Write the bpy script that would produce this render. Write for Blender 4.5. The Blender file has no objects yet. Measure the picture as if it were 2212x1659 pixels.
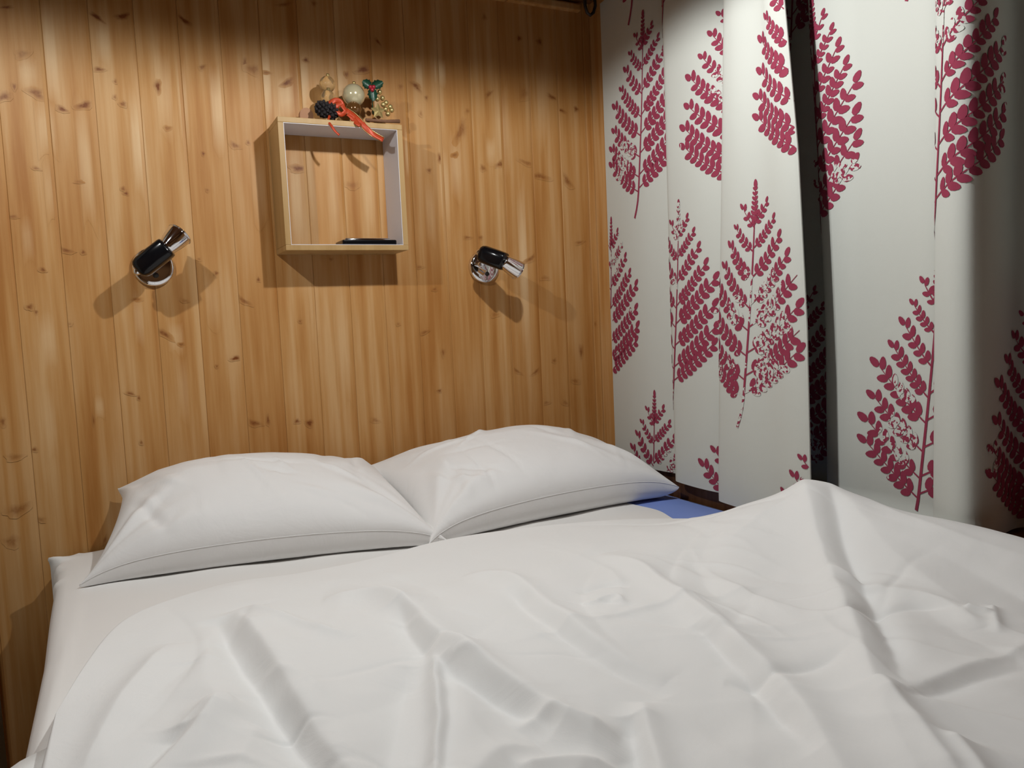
import bpy, math, random
import numpy as np
from mathutils import Vector, Matrix
random.seed(7); rng = np.random.default_rng(11)
SC = bpy.context.scene; COL = SC.collection

# ------------------------------------------------------------------ camera
cam = bpy.data.cameras.new('camera'); camo = bpy.data.objects.new('camera', cam); COL.objects.link(camo)
cam.sensor_width = 36.0; cam.lens = 28.155; cam.clip_start = 0.02
yaw, pitch, roll = (0.460244, 0.080030, -0.044913)
cy, sy, cp, sp = math.cos(yaw), math.sin(yaw), math.cos(pitch), math.sin(pitch)
fwd = Vector((sy*cp, cy*cp, -sp)); rt = Vector((cy, -sy, 0)); up = rt.cross(fwd)
c_, s_ = math.cos(roll), math.sin(roll)
rt, up = c_*rt + s_*up, -s_*rt + c_*up
M = Matrix((rt, up, -fwd)).transposed().to_4x4(); M.translation = Vector((0, 0, 1.05))
camo.matrix_world = M
SC.camera = camo

# ------------------------------------------------------------------ world, lights, exposure
w = bpy.data.worlds.new('world'); SC.world = w; w.use_nodes = True
w.node_tree.nodes['Background'].inputs[0].default_value = (1, .42, .16, 1)
w.node_tree.nodes['Background'].inputs[1].default_value = .055
SC.view_settings.view_transform = 'Standard'; SC.view_settings.look = 'None'
SC.view_settings.gamma = 1; SC.view_settings.use_curve_mapping = False
SC.view_settings.exposure = -0.36
LAMPS = [(.609, 1.060, 1.754, 30), (-.262, 1.035, 1.786, 26)]
for (x, y, z, e) in LAMPS:      # the two bulbs of the ceiling lamps; their shades are built further down
    l = bpy.data.lights.new('ceiling_bulb', 'SPOT'); l.energy = e; l.color = (.99, 1, .98)
    l.spot_size = math.radians(178); l.spot_blend = 0.2; l.shadow_soft_size = .014
    o = bpy.data.objects.new('ceiling_bulb', l); COL.objects.link(o); o.location = (x, y, z)
# added dim orange fill behind the photographer, standing in for bounce off the wood
l = bpy.data.lights.new('bounce_fill', 'AREA'); l.energy = 0.2; l.color = (1, .50, .22); l.shape = 'RECTANGLE'; l.size = .9; l.size_y = .5; l.use_shadow = True
o = bpy.data.objects.new('bounce_fill', l); COL.objects.link(o); o.location = (.3, -.75, 1.89)

# ------------------------------------------------------------------ helpers
def mesh_obj(name, verts, faces, mat=None, parent=None, smooth=False, mats=None, fmat=None):
    me = bpy.data.meshes.new(name)
    me.from_pydata([tuple(v) for v in verts], [], [tuple(f) for f in faces]); 
    for m in (mats or ([mat] if mat else [])): me.materials.append(m)
    if fmat is not None: me.polygons.foreach_set('material_index', fmat)
    if smooth: me.polygons.foreach_set('use_smooth', [True]*len(me.polygons))
    me.update()
    o = bpy.data.objects.new(name, me); COL.objects.link(o)
    if parent is not None: o.parent = parent
    return o
def empty(name, loc, label=None, cat=None, group=None):
    o = bpy.data.objects.new(name, None); COL.objects.link(o); o.location = loc; o.empty_display_size = .05
    if label: o['label'] = label
    if cat: o['category'] = cat
    if group: o['group'] = group
    return o
def tag(o, label, cat, group=None):
    o['label'] = label; o['category'] = cat
    if group: o['group'] = group
    return o
def struct(o):
    o['kind'] = 'structure'; return o
def setp(o, par):
    """parent and keep the mesh where it was written (world coordinates, parent unrotated)"""
    o.parent = par; o.matrix_parent_inverse = Matrix.Translation(par.location).inverted(); return o
def box_data(x0, x1, y0, y1, z0, z1, b=0.0):
    if b <= 0:
        v = [(x, y, z) for x in (x0, x1) for y in (y0, y1) for z in (z0, z1)]
        f = [(0,1,3,2),(4,6,7,5),(0,4,5,1),(2,3,7,6),(0,2,6,4),(1,5,7,3)]
        return v, f
    import bmesh
    bm = bmesh.new(); bmesh.ops.create_cube(bm, size=1)
    for vv in bm.verts:
        vv.co = Vector(((x0+x1)/2 + vv.co.x*(x1-x0), (y0+y1)/2 + vv.co.y*(y1-y0), (z0+z1)/2 + vv.co.z*(z1-z0)))
    bmesh.ops.bevel(bm, geom=list(bm.edges), offset=b, segments=2, affect='EDGES', profile=.6)
    bm.verts.ensure_lookup_table(); bm.verts.index_update()
    v = [tuple(q.co) for q in bm.verts]; f = [tuple(q.index for q in ff.verts) for ff in bm.faces]; bm.free()
    return v, f
def box(name, x0, x1, y0, y1, z0, z1, mat, par=None, b=0.0):
    v, f = box_data(x0, x1, y0, y1, z0, z1, b); o = mesh_obj(name, v, f, mat)
    if par is not None: setp(o, par)
    return o
def grid_faces(n, m, off=0):
    """n columns x m rows of vertices, index = i*m + j"""
    i, j = np.meshgrid(np.arange(n-1), np.arange(m-1), indexing='ij')
    a = (i*m + j + off).ravel()
    return np.stack([a, a+m, a+m+1, a+1], 1)
def grid_obj(name, P, mat, par=None, flip=False, smooth=True):
    n, m = P.shape[:2]; F = grid_faces(n, m)
    if flip: F = F[:, ::-1]
    me = bpy.data.meshes.new(name)
    me.vertices.add(n*m); me.vertices.foreach_set('co', P.reshape(-1).astype(np.float32))
    nf = len(F); me.loops.add(nf*4); me.loops.foreach_set('vertex_index', F.reshape(-1).astype(np.int32))
    me.polygons.add(nf); me.polygons.foreach_set('loop_start', np.arange(nf, dtype=np.int32)*4)
    me.polygons.foreach_set('use_smooth', np.full(nf, smooth)); me.materials.append(mat); me.update(); me.validate()
    o = bpy.data.objects.new(name, me); COL.objects.link(o)
    if par is not None: setp(o, par)
    return o
def frame(d):
    d = Vector(d).normalized(); a = Vector((0, 0, 1)) if abs(d.z) < .9 else Vector((1, 0, 0))
    x = d.cross(a).normalized(); return x, d.cross(x), d
def lathe(p0, p1, prof, seg=32, expo=2.0):
    """profile [(t, radius)] turned round the axis p0->p1; expo > 2 squares the section"""
    p0, p1 = Vector(p0), Vector(p1); ax = p1 - p0; x, y, _ = frame(ax); V = []; F = []
    for (t, r) in prof:
        for k in range(seg):
            a = 2*math.pi*k/seg; c, s = math.cos(a), math.sin(a)
            q = (abs(c)**expo + abs(s)**expo)**(-1/expo)
            V.append(p0 + ax*t + (x*c + y*s)*(r*q))
    m = len(prof)
    for i in range(m-1):
        for k in range(seg):
            F.append((i*seg+k, i*seg+(k+1) % seg, (i+1)*seg+(k+1) % seg, (i+1)*seg+k))
    F.append(tuple(range(seg))[::-1]); F.append(tuple((m-1)*seg+k for k in range(seg)))
    return V, F
def tube(pts, r, seg=10, closed=False):
    V = []; F = []; n = len(pts); pts = [Vector(p) for p in pts]
    for i, p in enumerate(pts):
        a = pts[i-1] if (i > 0 or closed) else p; b = pts[(i+1) % n] if (i < n-1 or closed) else p
        x, y, _ = frame(b - a); rr = r[i] if isinstance(r, (list, tuple)) else r
        if i and (x.dot(px_) < 0): x, y = -x, -y
        px_ = x
        for k in range(seg):
            an = 2*math.pi*k/seg; V.append(p + x*math.cos(an)*rr + y*math.sin(an)*rr)
    for i in range(n if closed else n-1):
        j = (i+1) % n
        for k in range(seg):
            F.append((i*seg+k, i*seg+(k+1) % seg, j*seg+(k+1) % seg, j*seg+k))
    if not closed:
        F.append(tuple(range(seg))[::-1]); F.append(tuple((n-1)*seg+k for k in range(seg)))
    return V, F
def ball(c, r, seg=20, rings=12, sc=(1, 1, 1)):
    V = []; F = []
    for i in range(rings+1):
        th = math.pi*i/rings
        for k in range(seg):
            ph = 2*math.pi*k/seg
            V.append((c[0]+r*sc[0]*math.sin(th)*math.cos(ph), c[1]+r*sc[1]*math.sin(th)*math.sin(ph), c[2]+r*sc[2]*math.cos(th)))
    for i in range(rings):
        for k in range(seg): F.append((i*seg+k, (i+1)*seg+k, (i+1)*seg+(k+1) % seg, i*seg+(k+1) % seg))
    return V, F
def join(parts):
    V = []; F = []
    for v, f in parts:
        n = len(V); V += list(v); F += [tuple(i+n for i in ff) for ff in f]
    return V, F
def fbm(X, Y, scale, seed, octs=3):
    """smooth value noise in -1..1"""
    out = np.zeros_like(X); amp = 1.; tot = 0
    for o in range(octs):
        g = np.random.default_rng(seed+o*17).uniform(-1, 1, (97, 97))
        x = X*scale*2**o + 31.7*(o+1); y = Y*scale*2**o + 17.3*(o+1)
        xi = np.floor(x).astype(int); yi = np.floor(y).astype(int); fx = x-xi; fy = y-yi
        fx = fx*fx*fx*(fx*(fx*6-15)+10); fy = fy*fy*fy*(fy*(fy*6-15)+10)
        a = g[xi % 97, yi % 97]; b = g[(xi+1) % 97, yi % 97]; c = g[xi % 97, (yi+1) % 97]; d = g[(xi+1) % 97, (yi+1) % 97]
        out += amp*((a*(1-fx)+b*fx)*(1-fy)+(c*(1-fx)+d*fx)*fy); tot += amp; amp *= .5
    return out/tot

# ------------------------------------------------------------------ materials
def new_mat(name):
    m = bpy.data.materials.new(name); m.use_nodes = True; nt = m.node_tree
    return m, nt, nt.nodes['Principled BSDF']
def N(nt, t, **kw):
    n = nt.nodes.new(t)
    for k, v in kw.items(): setattr(n, k, v)
    return n
def ramp(nt, stops):
    r = N(nt, 'ShaderNodeValToRGB'); e = r.color_ramp.elements
    while len(e) < len(stops): e.new(.5)
    for q, (p, c) in zip(e, stops): q.position = p; q.color = (*c, 1) if len(c) == 3 else c
    return r
def mixc(nt, fac, a, b, mode='MIX'):
    n = N(nt, 'ShaderNodeMix', data_type='RGBA', blend_type=mode)
    for s, v in ((n.inputs[0], fac), (n.inputs[6], a), (n.inputs[7], b)):
        if hasattr(v, 'is_linked') or hasattr(v, 'links'): nt.links.new(v, s)
        else: s.default_value = v if not isinstance(v, tuple) else (*v, 1)[:4]
    return n.outputs[2]
def math_(nt, op, a, b=None, clamp=False):
    n = N(nt, 'ShaderNodeMath', operation=op, use_clamp=clamp)
    for i, v in enumerate((a, b)):
        if v is None: continue
        if hasattr(v, 'links'): nt.links.new(v, n.inputs[i])
        else: n.inputs[i].default_value = v
    return n.outputs[0]
def bump(nt, bs, h, strength, dist=.001):
    b = N(nt, 'ShaderNodeBump'); b.inputs['Strength'].default_value = strength; b.inputs['Distance'].default_value = dist
    nt.links.new(h, b.inputs['Height']); nt.links.new(b.outputs[0], bs.inputs['Normal'])
def noise(nt, vec, scale, detail=3, rough=.5):
    n = N(nt, 'ShaderNodeTexNoise'); n.inputs['Scale'].default_value = scale; n.inputs['Detail'].default_value = detail
    n.inputs['Roughness'].default_value = rough; nt.links.new(vec, n.inputs['Vector']); return n.outputs['Fac']
def coords(nt, scale, rand=True):
    tc = N(nt, 'ShaderNodeTexCoord'); mp = N(nt, 'ShaderNodeMapping'); mp.inputs['Scale'].default_value = scale
    nt.links.new(tc.outputs['Object'], mp.inputs['Vector'])
    if rand:
        oi = N(nt, 'ShaderNodeObjectInfo'); k = N(nt, 'ShaderNodeVectorMath', operation='SCALE')
        cb = N(nt, 'ShaderNodeCombineXYZ'); nt.links.new(oi.outputs['Random'], cb.inputs[0]); nt.links.new(oi.outputs['Random'], cb.inputs[2])
        nt.links.new(cb.outputs[0], k.inputs[0]); k.inputs['Scale'].default_value = 37.0
        nt.links.new(k.outputs[0], mp.inputs['Location'])
    return mp.outputs[0]
def pine(name, pale, mid, dark, rough=.42, marks=False, vary=.25, spec=.35):
    m, nt, bs = new_mat(name)
    v = coords(nt, (1, 1, .045)); f = noise(nt, v, 38, 4, .55)                     # broad growth bands
    v2 = coords(nt, (1, 1, .02)); g = noise(nt, v2, 260, 3, .6)                      # fine fibre
    v3 = coords(nt, (1.2, 1, .22)); h = noise(nt, v3, 9, 2, .5)                      # blotches
    c = ramp(nt, [(.37, dark), (.49, mid), (.61, pale)]); 
    s = math_(nt, 'ADD', math_(nt, 'MULTIPLY', f, .62), math_(nt, 'MULTIPLY', h, .38)); nt.links.new(s, c.inputs[0])
    oi = N(nt, 'ShaderNodeObjectInfo')
    tone = mixc(nt, math_(nt, 'MULTIPLY', oi.outputs['Random'], vary), c.outputs[0], dark)
    fine = mixc(nt, math_(nt, 'MULTIPLY', g, .22), tone, dark)
    col = fine
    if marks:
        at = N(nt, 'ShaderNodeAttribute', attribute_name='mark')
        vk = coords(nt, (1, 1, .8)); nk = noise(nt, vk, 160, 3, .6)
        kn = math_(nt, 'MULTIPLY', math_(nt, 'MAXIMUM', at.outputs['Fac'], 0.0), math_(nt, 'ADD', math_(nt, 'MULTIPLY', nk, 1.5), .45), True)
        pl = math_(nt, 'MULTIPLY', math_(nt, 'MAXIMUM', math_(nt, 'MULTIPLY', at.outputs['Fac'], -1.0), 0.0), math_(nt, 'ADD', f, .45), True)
        col = mixc(nt, pl, col, (.65, .45, .25)); col = mixc(nt, kn, col, (.17, .045, .005))  # pale streak colour, also standing in for lamp highlights on the varnish
    nt.links.new(col, bs.inputs['Base Color']); bs.inputs['Roughness'].default_value = rough
    bs.inputs['Specular IOR Level'].default_value = spec
    bump(nt, bs, g, .25, .0008)
    return m
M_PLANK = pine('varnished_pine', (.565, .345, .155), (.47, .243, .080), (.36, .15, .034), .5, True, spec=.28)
M_DARKWOOD = pine('brown_wood', (.22, .10, .04), (.16, .065, .022), (.08, .03, .01), .45)
M_SHELFW = pine('light_wood_laminate', (.43, .28, .12), (.40, .25, .10), (.35, .21, .075), .5, vary=.05)
def fabric(name, col, scale=900, bstr=.12, rough=.9, sheen=.15, wr=0.0, wrs=14, tint=None):
    m, nt, bs = new_mat(name); v = coords(nt, (1, 1, 1), False)
    wv = noise(nt, v, scale, 2, .6); lo = noise(nt, v, 5, 2)
    c = mixc(nt, math_(nt, 'MULTIPLY', lo, .30), col, tint or tuple(x*.93 for x in col))
    nt.links.new(c, bs.inputs['Base Color']); bs.inputs['Roughness'].default_value = rough
    bs.inputs['Sheen Weight'].default_value = sheen; bs.inputs['Specular IOR Level'].default_value = .2
    if wr:
        n2 = N(nt, 'ShaderNodeTexNoise'); n2.inputs['Scale'].default_value = wrs; n2.inputs['Detail'].default_value = 4; n2.inputs['Distortion'].default_value = 1.2
        nt.links.new(v, n2.inputs['Vector'])
        b1 = N(nt, 'ShaderNodeBump'); b1.inputs['Strength'].default_value = wr; b1.inputs['Distance'].default_value = .02
        nt.links.new(n2.outputs['Fac'], b1.inputs['Height'])
        b = N(nt, 'ShaderNodeBump'); b.inputs['Strength'].default_value = bstr; b.inputs['Distance'].default_value = .0008
        nt.links.new(wv, b.inputs['Height']); nt.links.new(b1.outputs[0], b.inputs['Normal']); nt.links.new(b.outputs[0], bs.inputs['Normal'])
    else: bump(nt, bs, wv, bstr, .0008)
    return m
M_PILLOW = fabric('white_cotton_pillowcase', (.80, .795, .79), wr=.10, wrs=11)
M_DUVET = fabric('white_cotton_duvet_cover', (.80, .805, .80), wr=.09, wrs=9)
M_SHEET = fabric('white_fitted_sheet', (.78, .765, .745), wr=.05, wrs=6)
M_BLUE = fabric('blue_ticking', (.13, .23, .62), tint=(.52, .55, .80))
M_FLAP = fabric('white_blanket', (.80, .81, .80)); M_PIPING = fabric('blue_piping', (.07, .16, .50))
M_CLOTH = fabric('cream_curtain_cloth', (.50, .51, .475), scale=1400, bstr=.2, sheen=.05, wr=.03, wrs=7)
def ink_mat():
    m, nt, bs = new_mat('raspberry_print'); v = coords(nt, (1, 1, 1), False)
    big = noise(nt, v, 6.5, 2, .5); sm = noise(nt, v, 120, 2, .5)
    worn = math_(nt, 'MULTIPLY', math_(nt, 'GREATER_THAN', big, .60), math_(nt, 'GREATER_THAN', sm, .50))
    c = mixc(nt, noise(nt, v, 60, 2), (.215, .026, .055), (.27, .040, .075))
    c = mixc(nt, worn, c, (.50, .51, .475))
    nt.links.new(c, bs.inputs['Base Color']); bs.inputs['Roughness'].default_value = .85; bs.inputs['Specular IOR Level'].default_value = .2
    return m
M_INK = ink_mat()
def simple(name, col, rough=.5, metal=0., spec=.5, trans=0., coat=0., ns=0, col2=None):
    m, nt, bs = new_mat(name)
    if ns:
        v = coords(nt, (1, 1, 1), False); c = mixc(nt, noise(nt, v, ns, 3), col, col2 or tuple(x*.7 for x in col)); nt.links.new(c, bs.inputs['Base Color'])
    else: bs.inputs['Base Color'].default_value = (*col, 1)
    bs.inputs['Roughness'].default_value = rough; bs.inputs['Metallic'].default_value = metal
    bs.inputs['Specular IOR Level'].default_value = spec; bs.inputs['Transmission Weight'].default_value = trans; bs.inputs['Coat Weight'].default_value = coat
    return m
M_CHROME = simple('chrome', (.82, .82, .84), .06, 1.0)
M_BLACK = simple('black_plastic', (.004, .004, .005), .16, 0, .35)
M_IRON = simple('black_iron', (.012, .009, .008), .5)
M_WHITE = simple('white_laminate', (.62, .60, .62), .45, ns=3, col2=(.58, .56, .58))
M_GLASS = simple('gold_tinted_glass', (.93, .82, .55), .04, 0, .6, .92)
M_PEARL = simple('pearl_bauble', (.50, .44, .28), .16, .25, .6, 0, .8)
M_GOLD = simple('gold_foil', (.62, .48, .20), .3, .7, ns=300, col2=(.45, .34, .14))
M_BRONZE = simple('dark_bronze_bauble', (.16, .07, .02), .12, .5, .6, 0, .5)
M_RIBBON = simple('orange_organza', (.50, .065, .016), .45, .15, .4, ns=500, col2=(.34, .03, .01))
M_HOLLY = simple('holly_green', (.006, .035, .018), .4, ns=300, col2=(.01, .06, .03))
M_BERRY = simple('red_berry', (.28, .01, .02), .3)
M_CONE = simple('dark_pine_cone', (.005, .003, .004), .8, ns=200, col2=(.010, .005, .006))
M_BARK = simple('bark', (.22, .10, .05), .8, ns=160, col2=(.11, .05, .025))
M_SLICE = simple('wood_slice', (.40, .20, .10), .7, ns=90, col2=(.32, .15, .075))
M_WALLP = simple('plain_wall', (.30, .15, .055), .8, ns=2, col2=(.26, .13, .045))
M_FLOOR = pine('floor_wood', (.40, .25, .12), (.34, .20, .09), (.24, .13, .05), .5)
M_BULB = simple('frosted_bulb', (.9, .88, .82), .4)
M_BULB.node_tree.nodes['Principled BSDF'].inputs['Emission Color'].default_value = (1, .93, .82, 1)
M_BULB.node_tree.nodes['Principled BSDF'].inputs['Emission Strength'].default_value = 3
M_SHADE = simple('brass_shade', (.35, .26, .14), .35, .6)

# ------------------------------------------------------------------ the room
FLOOR, CEIL, YW = 0.0, 1.925, 1.95
floor = struct(box('floor', -1.4, 1.6, -1.6, 1.99, -.08, FLOOR, M_FLOOR))
for k in range(20):
    setp(box('floorboard', -1.4+.15*k+.001, -1.4+.15*(k+1)-.001, -1.6, 1.965, -.002, .004, M_FLOOR, b=.0015), floor)
ceil = struct(box('ceiling', -1.4, 1.6, -1.6, 1.99, CEIL, CEIL+.06, M_DARKWOOD))
for k in range(20):
    setp(box('ceiling_board', -1.39, 1.59, 1.95-.1*(k+1)+.002, 1.95-.1*k-.002, CEIL-.012, CEIL+.001, M_DARKWOOD, b=.002), ceil)
struct(box('wall_left', -1.46, -1.4, -1.66, 1.99, 0, CEIL, M_WALLP))
struct(box('wall_front', -1.4, 1.6, -1.66, -1.6, 0, CEIL, M_WALLP))
# back wall: boards with knots, each its own object
wall_back = struct(box('wall_back', -1.4, 1.6, 1.957, 2.0, 0, CEIL, M_DARKWOOD))
PW, PX0 = .08777, 1.14845
KNOTS = [[-0.1392,1.7272,0.0028,0.0106,-80.0,0.8],[0.0241,1.7282,0.0132,0.0044,-35.0,1.0],[0.0752,1.7364,0.0146,0.0056,20.0,1.0],[0.1986,1.7417,0.0144,0.0046,-35.0,1.0],[-0.1182,1.6371,0.0114,0.0075,20.0,0.4],[0.0201,1.6199,0.0092,0.0044,0.0,0.8],[-0.1382,1.5706,0.0038,0.0064,0.0,0.6],[-0.1585,1.5486,0.013,0.0075,30.0,0.7],[-0.0997,1.5599,0.0154,0.0087,-25.0,0.7],[-0.0558,1.5314,0.0089,0.0055,-25.0,0.9],[-0.0138,1.5422,0.0151,0.0066,20.0,0.9],[0.0612,1.5508,0.0063,0.0056,20.0,0.7],[0.1331,1.5941,0.0054,0.0126,0.0,0.9],[0.2283,1.6448,0.0079,0.0047,35.0,0.6],[0.3213,1.6631,0.0047,0.0096,0.0,0.6],[0.3378,1.6502,0.0155,0.0096,0.0,0.5],[0.3675,1.6457,0.0085,0.0036,0.0,0.5],[0.1463,1.5054,0.0066,0.0046,0.0,0.6],[0.3568,1.5021,0.0097,0.0049,20.0,0.7],[0.0494,1.5975,0.0031,0.0045,0.0,0.5],[0.046,1.5642,0.0031,0.0045,0.0,0.5],[-0.1119,1.4069,0.0067,0.0033,-10.0,0.5],[-0.0357,1.3822,0.007,0.0033,0.0,0.4],[0.0476,1.3703,0.0042,0.0046,0.0,0.7],[0.0523,1.3605,0.0052,0.0034,0.0,0.8],[0.1852,1.4491,0.0089,0.0035,0.0,0.8],[0.2167,1.4538,0.0034,0.0047,0.0,0.7],[0.286,1.476,0.0105,0.006,-25.0,0.6],[0.3162,1.484,0.0036,0.0048,0.0,0.6],[0.2198,1.3727,0.0034,0.0036,0.0,0.4],[-0.1619,1.3073,0.0085,0.0033,0.0,0.6],[0.4137,1.6268,0.0136,0.0061,35.0,0.9],[0.4616,1.6834,0.0063,0.0049,0.0,0.8],[0.4277,1.43,0.0176,0.0075,0.0,0.8],[0.5991,1.6741,0.0161,0.0076,15.0,0.9],[0.5568,1.6592,0.0053,0.0063,0.0,0.7],[0.6408,1.7457,0.0096,0.0038,-50.0,0.8],[0.7337,1.6472,0.0143,0.0066,-40.0,0.8],[0.6931,1.6425,0.0056,0.0052,0.0,0.5],[0.7608,1.6209,0.0043,0.0053,0.0,0.6],[0.937,1.6446,0.0125,0.0055,40.0,0.6],[1.0337,1.7974,0.0064,0.0069,-50.0,0.8],[1.0955,1.7958,0.0083,0.0084,0.0,0.7],[1.1276,1.6517,0.0152,0.0057,-20.0,0.7],[1.042,1.6545,0.0146,0.0168,-50.0,0.35],[1.1553,1.6178,0.0136,0.0043,-10.0,0.7],[1.2032,1.6251,0.0069,0.0073,0.0,0.8],[1.2798,1.7795,0.0071,0.0058,0.0,0.8],[0.8509,1.5437,0.0106,0.0299,-25.0,0.6],[0.7889,1.4711,0.0059,0.0108,0.0,0.8],[0.8306,1.4813,0.009,0.0054,20.0,0.6],[0.758,1.4394,0.0058,0.0054,0.0,0.7],[0.9095,1.4517,0.0078,0.0069,-30.0,0.6],[0.9603,1.4636,0.0127,0.007,20.0,0.7],[1.04,1.4709,0.0213,0.0057,-15.0,0.5],[1.0798,1.4367,0.0283,0.0072,-8.0,0.6],[1.1428,1.4416,0.0068,0.0073,0.0,0.7],[1.1659,1.4273,0.0086,0.0204,35.0,0.6],[0.7435,1.5794,0.0043,0.0066,0.0,0.4],[0.4887,1.8162,0.0064,0.0061,0.0,0.6],[0.418,1.8049,0.016,0.0036,15.0,0.6],[0.9338,1.8402,0.0062,0.0081,0.0,0.5],[0.8546,1.2702,0.0107,0.0041,0.0,0.6],[0.8933,1.2704,0.0062,0.0042,0.0,0.5],[1.0403,1.2136,0.0198,0.0058,30.0,0.6],[1.1974,1.2578,0.0123,0.0045,10.0,0.5],[1.0826,1.1613,0.0135,0.0058,0.0,0.35],[1.2353,1.1036,0.0054,0.0091,0.0,1.0],[0.7221,1.0276,0.0102,0.0041,20.0,0.6],[0.7562,1.1371,0.0059,0.0041,20.0,0.5],[0.7177,1.1945,0.0087,0.004,0.0,0.4],[0.7703,0.9734,0.0045,0.0097,0.0,0.5],[1.19,0.9516,0.0071,0.0181,0.0,0.6],[0.7544,0.874,0.0059,0.0042,0.0,0.7],[0.9826,0.9104,0.0147,0.0044,-35.0,0.5],[1.0412,0.9038,0.0134,0.0044,35.0,0.6],[1.1013,0.9308,0.0068,0.0059,0.0,0.5],[1.1663,0.8688,0.0141,0.006,-15.0,0.4],[1.1317,0.8097,0.0104,0.006,-30.0,0.4],[0.9248,1.0652,0.0111,0.0057,0.0,0.35],[-0.072,1.2382,0.0129,0.0045,-20.0,0.7],[-0.0394,1.2342,0.004,0.0045,0.0,0.7],[-0.1177,1.1979,0.0058,0.0044,-20.0,0.7],[-0.1464,1.1216,0.0067,0.0055,20.0,0.7],[-0.1364,1.1106,0.0029,0.0044,0.0,0.7],[0.058,1.131,0.0096,0.0035,0.0,0.5],[0.1542,1.1252,0.0078,0.0036,-10.0,0.35],[0.2255,1.1863,0.0046,0.0048,0.0,0.7],[0.3176,1.1699,0.0036,0.0049,0.0,0.8],[0.282,1.1214,0.0166,0.0049,-35.0,0.6],[0.1057,1.0535,0.0186,0.0059,-35.0,0.7],[0.1394,1.0279,0.0056,0.0036,0.0,0.6],[0.2544,0.9895,0.0106,0.0049,10.0,1.0],[0.2116,0.974,0.0035,0.0037,0.0,0.6],[0.4074,1.069,0.0038,0.0038,0.0,0.6],[0.0288,0.9258,0.0085,0.0035,-20.0,0.7],[0.0446,0.9142,0.0032,0.0047,0.0,0.7],[-0.0478,0.8735,0.002,0.0104,0.0,0.6],[-0.214,0.8867,0.0047,0.0088,0.0,0.6],[0.2854,0.8348,0.0145,0.0063,-20.0,0.7],[0.3174,0.8383,0.0037,0.0114,0.0,0.8],[0.3851,0.8295,0.0063,0.0051,0.0,0.8],[0.4135,0.8222,0.0077,0.0078,0.0,1.0],[-0.1627,0.8227,0.0058,0.0045,0.0,0.7],[0.0419,0.8151,0.0032,0.0047,0.0,0.6],[-0.1987,0.8111,0.0132,0.0067,0.0,0.4],[-0.201,0.7004,0.0209,0.0101,15.0,0.5],[-0.1628,0.6727,0.0078,0.0045,-30.0,0.4],[-0.2188,0.6339,0.0113,0.0112,0.0,0.5],[-0.0456,0.6093,0.0031,0.0094,-20.0,0.6],[0.5775,0.8132,0.0096,0.0054,-20.0,0.4],[0.6175,1.4763,0.0137,0.0052,0.0,0.35],[0.5542,1.3953,0.016,0.0077,0.0,0.35],[1.0707,0.815,0.0102,0.0045,0.0,0.4],[1.2398,1.027,0.0054,0.0076,0.0,0.4],[0.4915,1.216,0.0052,0.0038,0.0,0.4],[0.8733,1.5958,0.0076,0.0054,20.0,0.4],[-0.0772,1.0829,0.005,0.0034,0.0,0.3],[0.1911,1.218,0.0045,0.0036,0.0,0.4],[0.6524,1.0519,0.0042,0.004,0.0,0.4]]
PALE_SHEEN = [[-0.0691,1.5496,1.7334,0.0118,1.0],[0.0317,1.6399,1.7171,0.0125,0.7],[0.0858,1.3693,1.5631,0.0139,1.0],[-0.1123,1.5699,1.6259,0.0166,0.6],[0.1454,1.502,1.6621,0.0151,0.6],[0.1821,1.4841,1.6459,0.0096,0.7],[0.2548,1.4781,1.6428,0.014,1.0],[0.3662,1.5477,1.7056,0.0105,1.0],[0.4094,1.5509,1.6362,0.0172,0.8],[0.4519,1.5861,1.6827,0.0131,0.7],[0.5464,1.5935,1.6813,0.0137,0.5],[-0.0209,1.3076,1.526,0.0123,0.7],[-0.0897,1.3065,1.4118,0.0102,0.4],[-0.088,1.44,1.5349,0.0169,0.6],[-0.1188,0.997,1.0943,0.0136,0.6],[-0.1284,0.8104,0.9283,0.0102,0.4],[0.0575,1.0366,1.138,0.0093,0.5],[0.1299,1.0119,1.0741,0.0154,0.5],[0.136,0.8647,0.9902,0.0116,0.4],[0.8011,1.6598,1.7177,0.0153,0.8],[0.7441,1.6434,1.712,0.0087,0.8],[0.798,1.3208,1.4858,0.0129,0.5],[0.9718,1.4578,1.6515,0.0193,0.5],[0.8329,1.3808,1.5228,0.0157,0.6],[1.0174,1.0368,1.3865,0.0128,0.8],[0.9349,1.4684,1.5287,0.0136,0.5],[0.6253,1.5663,1.6446,0.0119,0.4],[0.3344,1.3134,1.4621,0.0147,0.4],[0.5056,1.2605,1.4379,0.0136,0.4],[0.4179,1.2602,1.4665,0.0131,0.6],[0.5988,1.2836,1.442,0.0118,0.4],[0.4452,1.0386,1.172,0.0112,0.3],[0.0134,1.1794,1.2787,0.0072,0.4],[-0.1396,1.2202,1.2964,0.01,0.4],[1.0954,1.5377,1.7476,0.0145,0.4],[0.7558,1.2614,1.4022,0.0127,0.4],[0.7017,1.4231,1.5265,0.0062,0.6],[-0.0341,0.8805,0.9206,0.0089,0.5],[0.2141,1.0707,1.1759,0.014,0.3],[0.5059,0.876,1.1032,0.0161,0.3]]  # pale wood streaks, with the varnish highlights painted in as colour
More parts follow.
